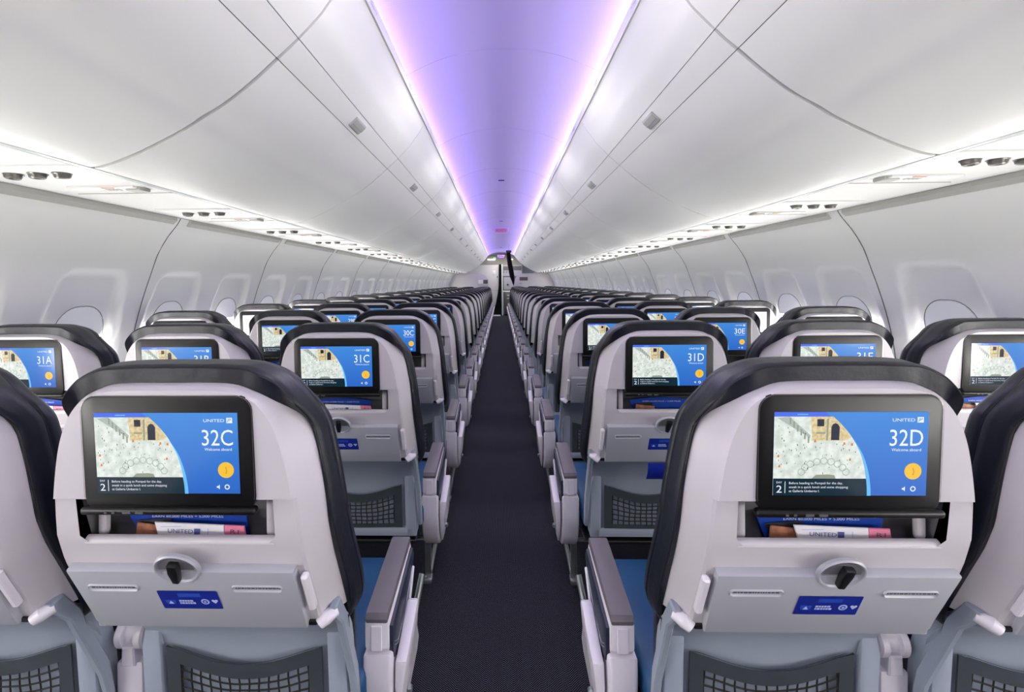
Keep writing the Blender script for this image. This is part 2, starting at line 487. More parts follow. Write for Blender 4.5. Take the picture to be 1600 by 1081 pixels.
    def slot(cx):
        a = rrect(.086,.0165,.0075,4,cx,.035); b = rrect(.082,.0135,.006,4,cx,.0352)
        V1 = [bm.verts.new(TM @ Vector((p,-.0122,q))) for p,q in a]; V2 = [bm.verts.new(TM @ Vector((p,-.0145,q))) for p,q in b]
        V3 = [bm.verts.new(TM @ Vector((p,-.0122,q))) for p,q in rrect(.078,.0100,.0045,4,cx,.0356)]
        for U, W in ((V1,V2),(V2,V3)):
            for i in range(len(U)): bm.faces.new((U[i],U[(i+1)%len(U)],W[(i+1)%len(U)],W[i]))
        bm.faces.new(V3)
        x = cx-.036
        while x < cx+.036:
            w = random.uniform(.002,.006)
            poly(bm, [(x,.0340),(x+w,.0340),(x+w,.0372),(x,.0372)], -.0124, 1, TM); x += w+.0012
    slot(-.119)
    D['slot_a'] = mesh('instruction_slot', bm, [M['table'], M['print']])
    bm = bmesh.new(); slot(.119)
    D['slot_b'] = mesh('instruction_slot', bm, [M['table'], M['print']])
    bm = bmesh.new(); y = -.0128
    cz = .004
    poly(bm, rrect(.100,.047,.002,3,0,cz+.001), y, 0, TM)
    poly(bm, [(-.018,cz+.009),(.020,cz+.009),(.020,cz+.018),(-.018,cz+.018)], y-.0002, 1, TM)
    poly(bm, [(-.041,cz-.010),(-.026,cz-.010),(-.024,cz+.001),(-.043,cz+.001)], y-.0002, 1, TM)
    poly(bm, [(-.038,cz-.009),(-.029,cz-.009),(-.0335,cz-.001)], y-.0004, 2, TM)
    for zz, wd in ((cz-.001,.020),(cz-.007,.027)):
        x = -.019
        while x < -.019+wd:
            w = random.uniform(.0025,.006); poly(bm, [(x,zz-.0022),(x+w,zz-.0022),(x+w,zz+.0022),(x,zz+.0022)], y-.0004, 2, TM); x += w+.0009
    poly(bm, circ(.0245,cz-.003,.007,18), y-.0004, 2, TM); poly(bm, circ(.0245,cz-.003,.0045,14), y-.0006, 1, TM); poly(bm, circ(.0245,cz-.003,.0022,10), y-.0008, 2, TM)
    poly(bm, [(.041,cz-.008),(.0465,cz-.001),(.0455,cz+.002),(.043,cz+.0025),(.041,cz+.0005),(.039,cz+.0025),(.0365,cz+.002),(.0355,cz-.001)], y-.0004, 2, TM)
    D['info_sticker'] = mesh('info_sticker', bm, [M['stkblue'], M['stkmid'], M['stklight']], smooth=False)
    # latch dish and knob
    LM = TM @ Matrix.Translation((0,-.0115,.082))
    LR = LM @ Matrix.Rotation(R(90),4,'X') @ Matrix.Diagonal((1.10,.97,1,1))
    bm = bmesh.new()
    lathe(bm, [(.0335,-.004),(.0335,.001),(.0318,.0035),(.0300,.0030),(.0285,.0006),(.0262,-.0010),(.020,-.0022)], 28, 0, LR)
    half = [(1.10*.0262*math.cos(R(a)), .97*.0262*math.sin(R(a))) for a in range(0,181,12)]
    poly(bm, half, -.0014, 1, LM)  # painted shadow: darker upper half of the dish
    D['table_latch'] = mesh('table_latch', bm, [M['table'], M['dark']])
    bm = bmesh.new(); KM = LM @ Matrix.Rotation(R(7),4,'Y')
    prism(bm, [(-.0075,.021),(.0075,.021),(.0085,.006),(.006,-.020),(-.004,-.020),(-.0085,.004)], 'Y', -.013, -.001, .003, 2, 0, KM)
    D['latch_knob'] = mesh('latch_knob', bm, M['black'])
    # lower back panel
    PM = Matrix.Translation((0,.232,.50)) @ Matrix.Rotation(R(4),4,'X')
    bm = bmesh.new()
    pr = [(.096,.715),(.104,.700),(.122,.680),(.160,.648),(.196,.612),(.216,.580),(.226,.545),(.232,.50),(.238,.44),(.244,.37)]
    hwv = .205
    g = []
    for y, z in pr:
        xs_ = [-hwv,-hwv+.012,-.10,0,.10,hwv-.012,hwv]
        g.append([bm.verts.new((x, y+(.010 if abs(x) > hwv-.005 else 0), z)) for x in xs_])
    for a, b in zip(g, g[1:]):
        for k_ in range(6): bm.faces.new((a[k_],a[k_+1],b[k_+1],b[k_]))
    for sg in (0,-1):
        sv = [bm.verts.new((r[sg].co.x, r[sg].co.y+.03, r[sg].co.z)) for r in g]
        for k_ in range(len(g)-1): bm.faces.new((g[k_][sg],g[k_+1][sg],sv[k_+1],sv[k_]))
    for sg in (-1,1):
        prism(bm, [(sg*.168,.105),(sg*.176,.128),(sg*.192,.122),(sg*.206,.06),(sg*.206,-.13),(sg*.172,-.13),(sg*.168,-.09)], 'Y', -.018, .01, .005, 2, 0, PM)
    prism(bm, [(-.19,-.098),(.19,-.098),(.20,-.13),(-.20,-.13)], 'Y', -.018, .012, .006, 2, 0, PM)
    D['lower_panel'] = mesh('lower_panel', bm, M['lower'], 40)
    # net pocket
    bm = bmesh.new()
    def topz(x): return .060-.034*(1-(x/.155)**2)**1.5 if abs(x) < .155 else .060
    k = 16; xs = [-.157+.314*i/k for i in range(k+1)]
    def strip(za, zb, yo):
        A = [bm.verts.new(PM @ Vector((x, yo-.004*math.sin(math.pi*i/k), za(x)))) for i, x in enumerate(xs)]
        B = [bm.verts.new(PM @ Vector((x, yo+.0-.004*math.sin(math.pi*i/k), zb(x)))) for i, x in enumerate(xs)]
        for i in range(k): bm.faces.new((A[i],A[i+1],B[i+1],B[i]))
    strip(lambda x: topz(x), lambda x: topz(x)-.030, -.016)
    strip(lambda x: topz(x), lambda x: topz(x)+.001, -.012)
    strip(lambda x: -.082, lambda x: -.097, -.014)
    for s in (-1,1): prism(bm, [(s*.157,.060),(s*.130,.050),(s*.130,-.097),(s*.157,-.097)], 'Y', -.016, -.012, 0, 1, 0, PM)
    D['net_pocket'] = mesh('net_pocket', bm, M['band'])
    bm = bmesh.new()
    nx, nz = 13, 6
    def npnt(x, t):
        zt = topz(x)-.028; z = zt+(-.084-zt)*t
        return PM @ Vector((x+.0010*math.sin(9*t+x*40), -.013-.006*math.sin(math.pi*(x+.128)/.256), z+.0012*math.sin(x*50+t*3)))
    for i in range(nx+1):
        x = -.128+.256*i/nx; tube(bm, [npnt(x, t/8) for t in range(9)], .0021, 4)
    for j in range(1,nz): tube(bm, [npnt(-.128+.256*i/24, j/nz) for i in range(25)], .0021, 4)
    D['net'] = mesh('net', bm, M['cord'])
    # paper behind the net
    # table arms with pivot caps
    for s, key in ((-1,'pin_l'),(1,'pin_r')):
        bm = bmesh.new()
        tube(bm, [(s*.165,.100,.688),(s*.186,.100,.688)], .006, 10, 0); tube(bm, [(s*.186,.100,.688),(s*.192,.100,.688)], .009, 10, 1)
        D[key] = mesh('hinge_pin', bm, [M['black'], M['arm']])
    for s, key in ((-1,'table_arm_l'),(1,'table_arm_r')):
        bm = bmesh.new()
        tube(bm, [(s*.199,.090,.692),(s*.209,.096,.700),(s*.224,.108,.705)], [.010,.013,.009], 12)
        prism(bm, [(.098,.715),(.125,.718),(.160,.67),(.228,.52),(.250,.41),(.236,.405),(.210,.50),(.138,.66),(.102,.695)], 'X', s*.211, s*.226, .003, 1, 1)
        rbox(bm, (s*.188,.092,.695), (.016,.010,.010), .002, 1, 2)
        rbox(bm, (s*.1985,.036,.775), (.012,.014,.085), .003, 1, 0, Matrix.Translation((0,.012,0)) @ Matrix.Translation((0,.036,.775)) @ Matrix.Rotation(TA,4,'X') @ Matrix.Translation((0,-.036,-.775)))
        D[key] = mesh('table_arm', bm, [M['arm'], M['lower'], M['black']])
    # seat cushion
    bm = bmesh.new()
    prism(bm, [(.285,.375),(.28,.44),(.30,.455),(.40,.450),(.62,.468),(.70,.466),(.735,.445),(.74,.40),(.71,.38),(.5,.372)], 'X', -.222, .222, .018, 3)
    D['seat_cushion'] = mesh('seat_cushion', bm, M['cushion'], 40)
    # arm rests: built for the +X side, mirrored for -X
    for s, key in ((1,'p'),(-1,'m')):
        xc = s*.254+DXA
        bm = bmesh.new()
        prism(bm, [(.300,.556),(.306,.567),(.32,.570),(.555,.597),(.572,.595),(.578,.585),(.572,.575),(.32,.549),(.302,.547)], 'X', xc-.0245, xc+.0245, .004, 2)
        D['arm_pad'+key] = mesh('arm_pad', bm, M['pad'])
        bm = bmesh.new()
        prism(bm, [(.302,.549),(.575,.578),(.572,.555),(.40,.52),(.36,.49),(.345,.475),(.318,.475),(.302,.492)], 'X', xc-.026, xc+.026, .006, 2)
        D['armrest'+key] = mesh('armrest', bm, M['arm'])
        bm = bmesh.new()
        rbox(bm, (xc, .3005, .515), (.024,.004,.055), .0015, 1); 
        D['end_cap'+key] = mesh('end_cap', bm, M['arm'])
        # aisle side only
        bm = bmesh.new()
        prism(bm, [(.312,.535),(.56,.572),(.575,.55),(.545,.50),(.44,.455),(.355,.44),(.325,.455),(.312,.49)], 'X', xc+s*.020, xc+s*.034, .004, 2)
        D['side_pad'+key] = mesh('side_pad', bm, M['navy'])
        bm = bmesh.new()
        for dz in (.012,.020):
            tube(bm, [(xc+s*.0345,.326,.482+dz-.01),(xc+s*.0345,.34,.462+dz),(xc+s*.0345,.36,.452+dz),(xc+s*.0345,.44,.466+dz),(xc+s*.0345,.535,.512+dz)], .0007, 4)
        D['stitch'+key] = mesh('stitch', bm, M['stitch'])
        bm = bmesh.new()
        prism(bm, spline([(.300,.478),(.298,.43),(.304,.375),(.328,.315),(.365,.272),(.405,.256),(.43,.275)],3)+[(.455,.36),(.455,.40),(.40,.44),(.36,.478)], 'X', xc-.030, xc+.032, .008, 3)
        D['arm_post'+key] = mesh('arm_post', bm, M['arm'])
        bm = bmesh.new()
        prism(bm, [(.318,.452),(.34,.458),(.458,.498),(.470,.494),(.475,.43),(.56,.34),(.56,.30),(.50,.28),(.45,.265),(.39,.270),(.34,.32),(.312,.40)], 'X', xc+s*.036, xc+s*.064, .006, 2)
        for v in bm.verts:
            t_ = min(1, max(0, (v.co.z-.27)/.2)); d_ = abs(v.co.x-xc); v.co.x = xc+s*(.033+(d_-.033)*(.2+.8*t_))
        prism(bm, [(.452,.452),(.462,.448),(.545,.530),(.538,.536)], 'X', xc+s*.0345, xc+s*.040, .001, 1)
        rbox(bm, (xc+s*.052,.40,.325), (.012,.016,.016), .003, 1, 1)
        D['side_shroud'+key] = mesh('side_shroud', bm, [M['arm'], M['metal']])
        xc = s*.2475
        # arm rest between seats
        bm = bmesh.new()
        prism(bm, [(.285,.565),(.56,.595),(.575,.585),(.57,.56),(.34,.53),(.31,.53),(.285,.545)], 'X', xc-.022, xc+.022, .006, 2, 1)
        D['mid_pad'+key] = mesh('arm_pad', bm, [M['arm'], M['pad']])
        bm = bmesh.new()
        CM = Matrix.Translation((xc,.272,.545)) @ Matrix.Rotation(R(90),4,'Y')
        lathe(bm, [(.012,-.030),(.026,-.030),(.030,-.026),(.030,-.013),(.022,-.011),(.022,.011),(.030,.013),(.030,.026),(.026,.030),(.012,.030)], 22, 0, CM)
        prism(bm, [(-.013,.53),(.013,.53),(.015,.490),(-.015,.490)], 'Y', .245, .285, .003, 1, 0, Matrix.Translation((xc,0,0)))
        rbox(bm, (xc, .275, .440), (.056,.05,.112), .006, 2)
        rbox(bm, (xc-s*.04, .285, .40), (.03,.02,.02), .004, 2, 1)
        D['mid_post'+key] = mesh('armrest', bm, [M['arm'], M['metal']])
    return D

DW, DH = .2250, .1272
def build_display():
    bm = bmesh.new()
    names = list(S); idx = {k:i for i,k in enumerate(names)}
    def U(u, v): return ((u-.5)*DW, (v-.5)*DH)
    def P(pts, m, layer): poly(bm, [U(*p) for p in pts], -.00012*layer, idx[m])
    P([(0,0),(1,0),(1,1),(0,1)], 'blue', 0)
    arc = spline([(.615,0),(.612,.12),(.600,.30),(.568,.50),(.512,.69),(.45,.83),(.385,.945)], 5)
    P([(0,0)]+arc+[(0,.945)], 'stone', 1)
    P([(0,.945),(.37,.945),(.335,1),(0,1)], 'strip', 1); P([(.15,.965),(.22,.965),(.22,.978),(.15,.978)], 'arc', 2)
    # facade
    P([(.25,.66),(.47,.66),(.505,.70),(.45,.83),(.385,.945),(.235,.945),(.245,.8)], 'ochre', 2)
    P([(.28,.83),(.325,.83),(.325,.915),(.28,.915)], 'door', 3); P([(.275,.74),(.335,.74),(.335,.76),(.275,.76)], 'stonegrey', 3)
    P([(.372,.665),(.425,.665),(.427,.82),(.415,.855),(.398,.868),(.382,.855),(.372,.82)], 'door', 3)
    P([(.34,.66),(.352,.66),(.356,.92),(.342,.92)], 'stonegrey', 3)
    # colonnade at the upper corner
    for k in range(6):
        u = .10+.024*k; v = .93-.045*k
        P([(u,v-.07),(u+.010,v-.075),(u+.012,v),(u,v+.005)], 'stonegrey', 3)
    P([(.02,.93),(.10,.945),(.24,.72),(.235,.69)], 'ring', 2)
    # people
    for k in range(85):
        u = random.uniform(.015,.58); v = random.uniform(.24,.86)
        lim = next((a[0] for a in arc if a[1] >= v), .38)
        if u > lim-.02 or (u > .22 and v > .64): continue
        w = random.uniform(.003,.007); h = random.uniform(.010,.024)
        P([(u,v),(u+w,v),(u+w*.8,v+h),(u+w*.2,v+h)], 'speck', 4)
    for u, v in ((.022,.46),(.03,.34),(.50,.60),(.26,.64),(.49,.42),(.45,.61)): P([(u,v),(u+.016,v),(u+.014,v+.03),(u+.004,v+.03)], 'spotor', 5)
    # ring pattern in the pavement
    for k in range(9):
        a = R(20+17.5*k); cu, cv = .33+.155*math.cos(a), .215+.20*math.sin(a)
        o1 = circ(cu,cv,.045,14,.56); o2 = circ(cu,cv,.034,14,.56)
        for i in range(14): P([o1[i],o1[(i+1)%14],o2[(i+1)%14],o2[i]], 'ring', 3)
    P([(.25,.20),(.41,.20),(.40,.245),(.36,.255),(.28,.25)], 'stonegrey', 4)
    # caption bar
    P([(0,0),(.615,0),(.613,.10),(.606,.205),(0,.205)], 'teal', 5)
    P([(.077,.03),(.081,.03),(.081,.17),(.077,.17)], 'white', 6)
    T = lambda s,u,v,cap,width=None,al='L',m='white',lay=7: text(bm, s, U(u,v)[0], U(u,v)[1], cap*DH, -.00012*lay, idx[m], width*DW if width else None, al)
    T('DAY', .022, .148, .022, .036); T('2', .022, .035, .085, .036)
    for i, (s, w) in enumerate((('Before heading to Pompeii for the day,',.35),('sneak in a quick lunch and some shopping',.385),('at Galleria Umberto I.',.20))):
        T(s, .105, .138-.048*i, .027, w)
    # light edge
    a1 = spline([(.615,0),(.612,.12),(.600,.30),(.568,.50),(.512,.69)], 6); a2 = spline([(.640,0),(.636,.12),(.618,.30),(.579,.50),(.512,.69)], 6)
    for i in range(len(a1)-1): P([a1[i],a2[i],a2[i+1],a1[i+1]], 'arc', 6)
    T('UNITED', .765, .888, .036, .145)
    P([(.925,.875),(.965,.875),(.965,.94),(.925,.94)], 'white', 7)
    for k in range(3): P([(.929+.011*k,.885+.012*k),(.935+.011*k,.885+.012*k),(.941+.008*k,.93),(.937+.008*k,.93)], 'blue', 8)
    T('Welcome aboard', .955, .535, .034, .19, 'R')
    P([U2 for U2 in circ(.908,.295,.098,26,DH/DW)], 'yellow', 7)
    P([(.902,.25),(.914,.25),(.918,.29),(.912,.335),(.902,.335),(.910,.29)], 'amber', 8)
    P([(.84,.075),(.85,.075),(.86,.055),(.86,.115),(.85,.095),(.84,.095)], 'white', 7)
    o1 = circ(.912,.085,.032,14,DH/DW); o2 = circ(.912,.085,.02,14,DH/DW)
    for i in range(14): P([o1[i],o1[(i+1)%14],o2[(i+1)%14],o2[i]], 'white', 7)
    return mesh('display', bm, [S[k] for k in names], recalc=False, smooth=False)

def number_mesh(s):
    bm = bmesh.new()
    text(bm, s, (.965-.5)*DW, (.600-.5)*DH, .19*DH, -.0010, 0, .215*DW, 'R')
    return mesh('seat_number', bm, S['white'], recalc=False, smooth=False)

D = build_seat_meshes()
glyphs('UNITED'); glyphs('EARN 60,000 MILES + 5,000 MILES'); glyphs('R1'); glyphs('EXIT')

# literature meshes (local to seat)
def lit_meshes():
    bm = bmesh.new(); n = 20
    yo = yb(.9)+.040
    def top(x): return .908-.009*((x+.01)/.10)**2
    xs = [-.108+.20*i/n for i in range(n+1)]
    for (ya, flip) in ((yo,0),(yo+.003,1)):
        T = [bm.verts.new((x,ya,top(x))) for x in xs]; Bt = [bm.verts.new((x+.03*(1-i/n),ya+.012,.83)) for i, x in enumerate(xs)]
        for i in range(n): bm.faces.new((T[i],T[i+1],Bt[i+1],Bt[i]))
    # dark lower half of the card
    poly(bm, [(-.095,.888),(-.035,.892),(-.035,.845),(-.08,.845)], yo-.0005, 1)
    vs0 = len(bm.verts)
    text(bm, 'EARN 60,000 MILES + 5,000 MILES', -.066, .8935, .0042, yo-.0012, 2, .120)
    blue = mesh('miles_card', bm, [M['cardblue'], M['carddark'], M['cardtext']], recalc=False)
    bm = bmesh.new(); yo -= .006
    rbox(bm, (-.062,yo+.0015,.858), (.060,.003,.052), .001, 1, 0, Matrix.Translation((-.062,0,.858)) @ Matrix.Rotation(R(6),4,'Y') @ Matrix.Translation((.062,0,-.858)))
    mag = mesh('magazine', bm, M['food'])
    bm = bmesh.new(); yo -= .006
    RM = Matrix.Translation((0,0,.8745)) @ Matrix.Rotation(R(2.2),4,'Y') @ Matrix.Translation((0,0,-.88))
    prism(bm, [(-.056,.894),(.060,.894),(.066,.83),(-.036,.83)], 'Y', yo, yo+.004, .001, 1, 0, RM)
    prism(bm, [(.0605,.894),(.094,.894),(.106,.83),(.0665,.83)], 'Y', yo, yo+.004, .001, 1, 1, RM)
    text(bm, 'UNITED', -.032, .8785, .0065, yo-.0012, 2, .042, 'L', RM)
    poly(bm, [(.012,.877),(.022,.877),(.022,.887),(.012,.887)], yo-.0012, 2, RM)
    text(bm, 'R1', .072, .8815, .0065, yo-.0012, 3, .014, 'L', RM)
    for p in ([(-.045,.887),(-.010,.889),(-.010,.890),(-.044,.888)], [(.034,.870),(.0355,.870),(.0355,.888),(.034,.888)]):
        poly(bm, p, yo-.001, 4, RM)
    card = mesh('snack_pouch', bm, [M['paper'], M['pink'], M['logo'], M['print'], M['ring'] if 'ring' in M else M['stklight']], recalc=False, smooth=False)
    return blue, mag, card
BLUE, MAG, CARD = lit_meshes()

# ================================================================== SEATS
ORD = ['','first','second','third','fourth','fifth','sixth','seventh','eighth','ninth','tenth','eleventh','twelfth','thirteenth','fourteenth','fifteenth','sixteenth','seventeenth','eighteenth','nineteenth','twentieth','twenty-first']
XSEAT = {'A':-XS-2*SP,'B':-XS-SP,'C':-XS,'D':XS,'E':XS+SP,'F':XS+2*SP}
POS = {'A':'window','B':'middle','C':'aisle','D':'aisle','E':'middle','F':'window'}
NROWS = 20
SIDEW = {'C':'32C','D':'32D'}
special = {(32,'C'):'navy leather aisle seat with white back, its large screen reading 32C',
 (32,'D'):'navy leather aisle seat with white back, its large screen reading 32D',
 (32,'B'):'navy leather seat next to 32C, cut off by the edge of the picture',
 (32,'E'):'navy leather seat next to 32D, cut off by the edge of the picture',
 (31,'A'):'window seat with glare on its screen, which reads 31A',
 (31,'B'):'middle seat with its screen reading 31B, half hidden by seat 32C',
 (31,'C'):'aisle seat with its lit screen reading 31C, behind seat 32C',
 (31,'D'):'aisle seat with its lit screen reading 31D, behind seat 32D',
 (31,'E'):'middle seat with its screen reading 31E, half hidden by seat 32D',
 (31,'F'):'window seat with white glare on its screen, beyond the seat next to 32D',
 (30,'C'):'aisle seat with its screen reading 30C, just beyond seat 31C',
 (30,'E'):'middle seat with its screen reading 30E, just beyond seat 31D'}
def place_seat(row, L):
    side = 'C' if L in 'ABC' else 'D'; k = 'p' if side == 'C' else 'm'
    q = 32-row
    root = empty('airline_seat', (XSEAT[L], Y0+q*PITCH, 0))
    lab = special.get((row,L)) or f'navy leather {POS[L]} seat on the {SIDEW[side]} side, {ORD[q]} row ahead of 32{side}'
    tag(root, lab, 'airline seat', 'airline seats in rows of three')
    near = row >= 28; mid = row >= 25
    bc = obj('back_cushion', D['back_cushion'], root)
    if near: obj('seam', D['seam'], bc)
    obj('upper_shell', D['upper_shell'], root); ls = obj('lower_shell', D['lower_shell'], root)
    if mid: obj('pocket_liner', D['pocket_liner'], ls)
    sc = obj('seat_screen', D['seat_screen'], root)
    d = obj('display', D['display'], sc); d.matrix_local = D['_SM']
    if near:
        t = obj('seat_number', number_mesh(f'{row}{L}'), sc); t.matrix_local = D['_SM']
    tt = obj('tray_table', D['tray_table'], root)
    if near:
        obj('instruction_slot', D['slot_a'], tt); obj('instruction_slot', D['slot_b'], tt)
    if mid: obj('info_sticker', D['info_sticker'], tt)
    if mid:
        lt = obj('table_latch', D['table_latch'], root); obj('latch_knob', D['latch_knob'], lt)
    obj('lower_panel', D['lower_panel'], root)
    if near:
        n = obj('net_pocket', D['net_pocket'], root); obj('net', D['net'], n)
        obj('table_arm', D['table_arm_r' if side == 'C' else 'table_arm_l'], root); obj('hinge_pin', D['pin_l' if side == 'C' else 'pin_r'], root)
    obj('seat_cushion', D['seat_cushion'], root)
    if L in 'CD':
        a = obj('armrest', D['armrest'+k], root)
        obj('arm_pad', D['arm_pad'+k], a)
        if near: obj('end_cap', D['end_cap'+k], a)
        p = obj('side_pad', D['side_pad'+k], root)
        if near: obj('stitch', D['stitch'+k], p)
        obj('arm_post', D['arm_post'+k], root)
        obj('side_shroud', D['side_shroud'+k], root)
    elif near:
        a = obj('armrest', D['mid_post'+k], root); obj('arm_pad', D['mid_pad'+k], a)
    return root
for row in range(32, 32-NROWS, -1):
    for L in 'ABCDEF':
        if row == 32 and L in 'AF': continue
        place_seat(row, L)

# seat bases, one per row of three
def base_mesh(s):
    """s=+1: aisle toward +X. Local x 0 = aisle seat centre"""
    parts = {}
    for key, x in (('a', s*.207), ('b', -s*.78)):
        bm = bmesh.new()
        rbox(bm, (x,.566,.19), (.026,.022,.36), .004, 2); rbox(bm, (x,.566,.012), (.036,.05,.024), .005, 2)
        parts['leg'+key] = mesh('leg', bm, M['metal'])
        bm = bmesh.new(); tube(bm, [(x+s*.006,.575,.03),(x+s*.065,.80,.36)], .010, 10)
        parts['strut'+key] = mesh('strut', bm, M['metal'])
    x0, x1 = s*.20, -s*1.235
    for key, y, z, r in (('t1',.40,.335,.020),('t2',.64,.335,.020),('bar',.60,.165,.009)):
        bm = bmesh.new(); tube(bm, [(x0,y,z),(x1,y,z)], r, 12); parts[key] = mesh('tube', bm, M['metal'])
    bm = bmesh.new()
    for i in range(3):
        rbox(bm, (-s*SP*i,.45,.352), (.43,.46,.012), .003, 1)
        if i == 1: parts['pan_short'] = mesh('seat_pan', bm.copy(), M['black'])
    parts['pan'] = mesh('seat_pan', bm, M['black'])
    return parts
BASE = {'C': base_mesh(1), 'D': base_mesh(-1)}
for row in range(32, 32-NROWS, -1):
    for side in 'CD':
        q = 32-row; b = BASE[side]
        root = empty('seat_base', (XSEAT[side]+DXA, Y0+q*PITCH, 0))
        where = f'beneath seat 32{side} and its neighbour' if q == 0 else f'under the row of three, {ORD[q]} ahead of seat 32{side}'
        tag(root, f'grey metal legs and tubes {where}', 'seat frame', 'seat frames under the seats')
        for k, nm in (('lega','leg'),('legb','leg'),('struta','strut'),('strutb','strut'),('t1','beam'),('t2','beam'),('bar','baggage_bar'),('pan','seat_pan')):
            if k == 'pan' or q < 10 or k in ('lega','struta'): obj(nm, b['pan_short' if (k == 'pan' and q == 0) else k], root)

# literature in the seat pockets
for (row, L) in ((32,'C'),(32,'D'),(31,'A'),(31,'C'),(31,'D'),(31,'F'),(30,'B'),(30,'C'),(30,'D')):
    loc = (XSEAT[L], Y0+(32-row)*PITCH, 0)
    sn = f'seat {row}{L}' if (row,L) not in ((30,'B'),(30,'D'),(31,'F')) else {'B':'the middle seat between 31B and 31C','D':'the aisle seat just beyond 31D','F':'the glaring-screen window seat'}[L]
    tag(obj('miles_card', BLUE, None, loc), f'blue miles offer card in the back pocket of {sn}', 'card', 'blue cards in the seat pockets')
    if L != 'B': tag(obj('magazine', MAG, None, loc), f'brown food magazine sticking up from the back pocket of {sn}', 'magazine', 'magazines in the seat pockets')
    if (row, L) not in ((31,'D'),(30,'D'),(30,'B')): tag(obj('snack_pouch', CARD, None, loc), f'white pouch with pink end in the back pocket of {sn}', 'pouch', 'white pouches in the seat pockets')
# blue strap hanging from row 31D's lower back
bm = bmesh.new()
for i in range(6):
    z0, z1 = .69-.01*i, .68-.01*i
    y0 = yb(z0)-.022-.006*math.sin(i*.6); y1 = yb(z1)-.022-.006*math.sin((i+1)*.6)
    bm.faces.new([bm.verts.new(p) for p in ((-.045,y0,z0),(.02,y0,z0),(.02,y1,z1),(-.045,y1,z1))])
bmesh.ops.remove_doubles(bm, verts=bm.verts[:], dist=.0003)
bmesh.ops.solidify(bm, geom=bm.faces[:], thickness=.002)
tag(obj('strap', mesh('strap', bm, M['stkblue']), None, (XSEAT['D'], Y0+PITCH, 0)), 'blue fabric strap hanging below the table of seat 31D', 'strap')

# ================================================================== SETTING
YA, YE = -1.9, 17.0     # aft wall, front bulkhead line
XO = .015
bm = bmesh.new(); bm.faces.new([bm.verts.new(p) for p in ((-1.9,YA,0),(1.9,YA,0),(1.9,20.5,0),(-1.9,20.5,0))])
struct('floor', mesh('floor', bm, M['carpet'], smooth=False))

WP = spline([(1.577,1.607),(1.60,1.57),(1.645,1.515),(1.695,1.43),(1.726,1.345),(1.76,1.25),(1.788,1.16),(1.812,1.07),(1.835,.95),(1.85,.80),(1.855,.60),(1.84,.40),(1.80,.20),(1.75,0)], 6)
WY0, WPITCH = 2.06, .56       # a window centre and the pitch
def wx(z): return interp([(p[1],p[0]) for p in WP], z)
def recess(y, z):
    """1 inside a window recess"""
    d = (y-WY0)/WPITCH; d = (d-round(d))*WPITCH
    hw = .168+.055*max(0, (1.345-z)/.35)
    top, bot, r = 1.350, .72, .07
    hw = min(hw, .225)
    cz = (top+bot)/2; qx = abs(d)-hw+r; qz = abs(z-cz)-(top-bot)/2+r
    sd = math.hypot(max(qx,0), max(qz,0))+min(max(qx,qz),0)-r
    t = min(1, max(0, -sd/.032)); return t*t*(3-2*t)
zs = [1.607,1.59,1.57,1.545,1.52,1.49,1.46,1.43]+[1.41-.0125*i for i in range(26)]+[1.07,1.04,1.0,.95,.9,.85,.8,.76,.73,.70,.66,.6,.5,.4,.3,.2,.1,0]
ys = [YA+.0175*i for i in range(int((16.9-YA)/.0175)+1)]
for s, nm in ((-1,'wall_left'),(1,'wall_right')):
    verts = []; faces = []
    for y in ys:
        for z in zs:
            verts.append((s*(wx(z)+.030*recess(y,z))+ (XO if z > 1.5 else XO), y, z))
    nz = len(zs)
    for i in range(len(ys)-1):
        for j in range(nz-1):
            a = i*nz+j; q = (a, a+1, a+nz+1, a+nz); faces.append(q if s > 0 else q[::-1])
    me = bpy.data.meshes.new(nm); me.from_pydata(verts, [], faces); me.materials.append(M['wall'])
    me.polygons.foreach_set('use_smooth', [True]*len(me.polygons))
    struct(nm, me)
# panel seams
ti = 0
k0 = -3
for s in (-1,1):
    for k in range(-2, 13):
        y = WY0+WPITCH*(.5+2*k)+.03
        if y < YA+.1 or y > 16.8: continue
        ti += 1; bm = bmesh.new()
        tube(bm, [(s*(wx(z)-.0005)+XO, y, z) for z in (1.606,1.58,1.55,1.52,1.48,1.43,1.38,1.33,1.27,1.2,1.13,1.06,.98,.9,.75,.6)], .0022, 6)
        struct(f'trim_{ti}', mesh('panel_seam', bm, M['gap']))
# windows
wi = 0
for s in (-1,1):
    for k in range(-6, 27):
        y = WY0+WPITCH*k
        if y < YA+.3 or y > 16.6: continue
        wi += 1
        # follow the wall slope at z = 1.0
        xa, xb = wx(1.19)+.030, wx(.84)+.030
        bm = bmesh.new()
        ang = math.atan2(xb-xa, .35)
        MX = Matrix.Translation((s*((xa+xb)/2-.004)+XO, y, 1.012)) @ Matrix.Rotation(-s*ang,4,'Y') 
        o = [(b, a) for a, b in rrect(.36,.245,.105,8)]    # (y, z) ellipse-like
        cut = .05        # the shade is pulled down to here (local z along the wall)
        up = sorted([p for p in o if p[1] > cut], key=lambda p: math.atan2(p[1]-cut, p[0])); dn = sorted([p for p in o if p[1] < cut], key=lambda p: math.atan2(p[1]-cut, p[0]))
        ex = max(p[0] for p in o)
        prism(bm, [(ex,cut)]+up+[(-ex,cut)], 'X', -.005, .003, .001, 1, 0, MX)
        prism(bm, [(-ex,cut)]+dn+[(ex,cut)], 'X', -.001, .003, 0, 1, 1, MX)
        w = struct(f'window_{wi}', mesh('window_pane', bm, [M['shade'], M['pane']]))
        bm = bmesh.new()
        o1 = [(a*1.03,b*1.03) for a,b in o]
        tube(bm, [MX @ Vector((-s*.0035,a,b)) for a,b in o1+[o1[0]]], .0018, 6, 0, False)
        obj('window_frame', mesh('window_frame', bm, M['gasket']), w)

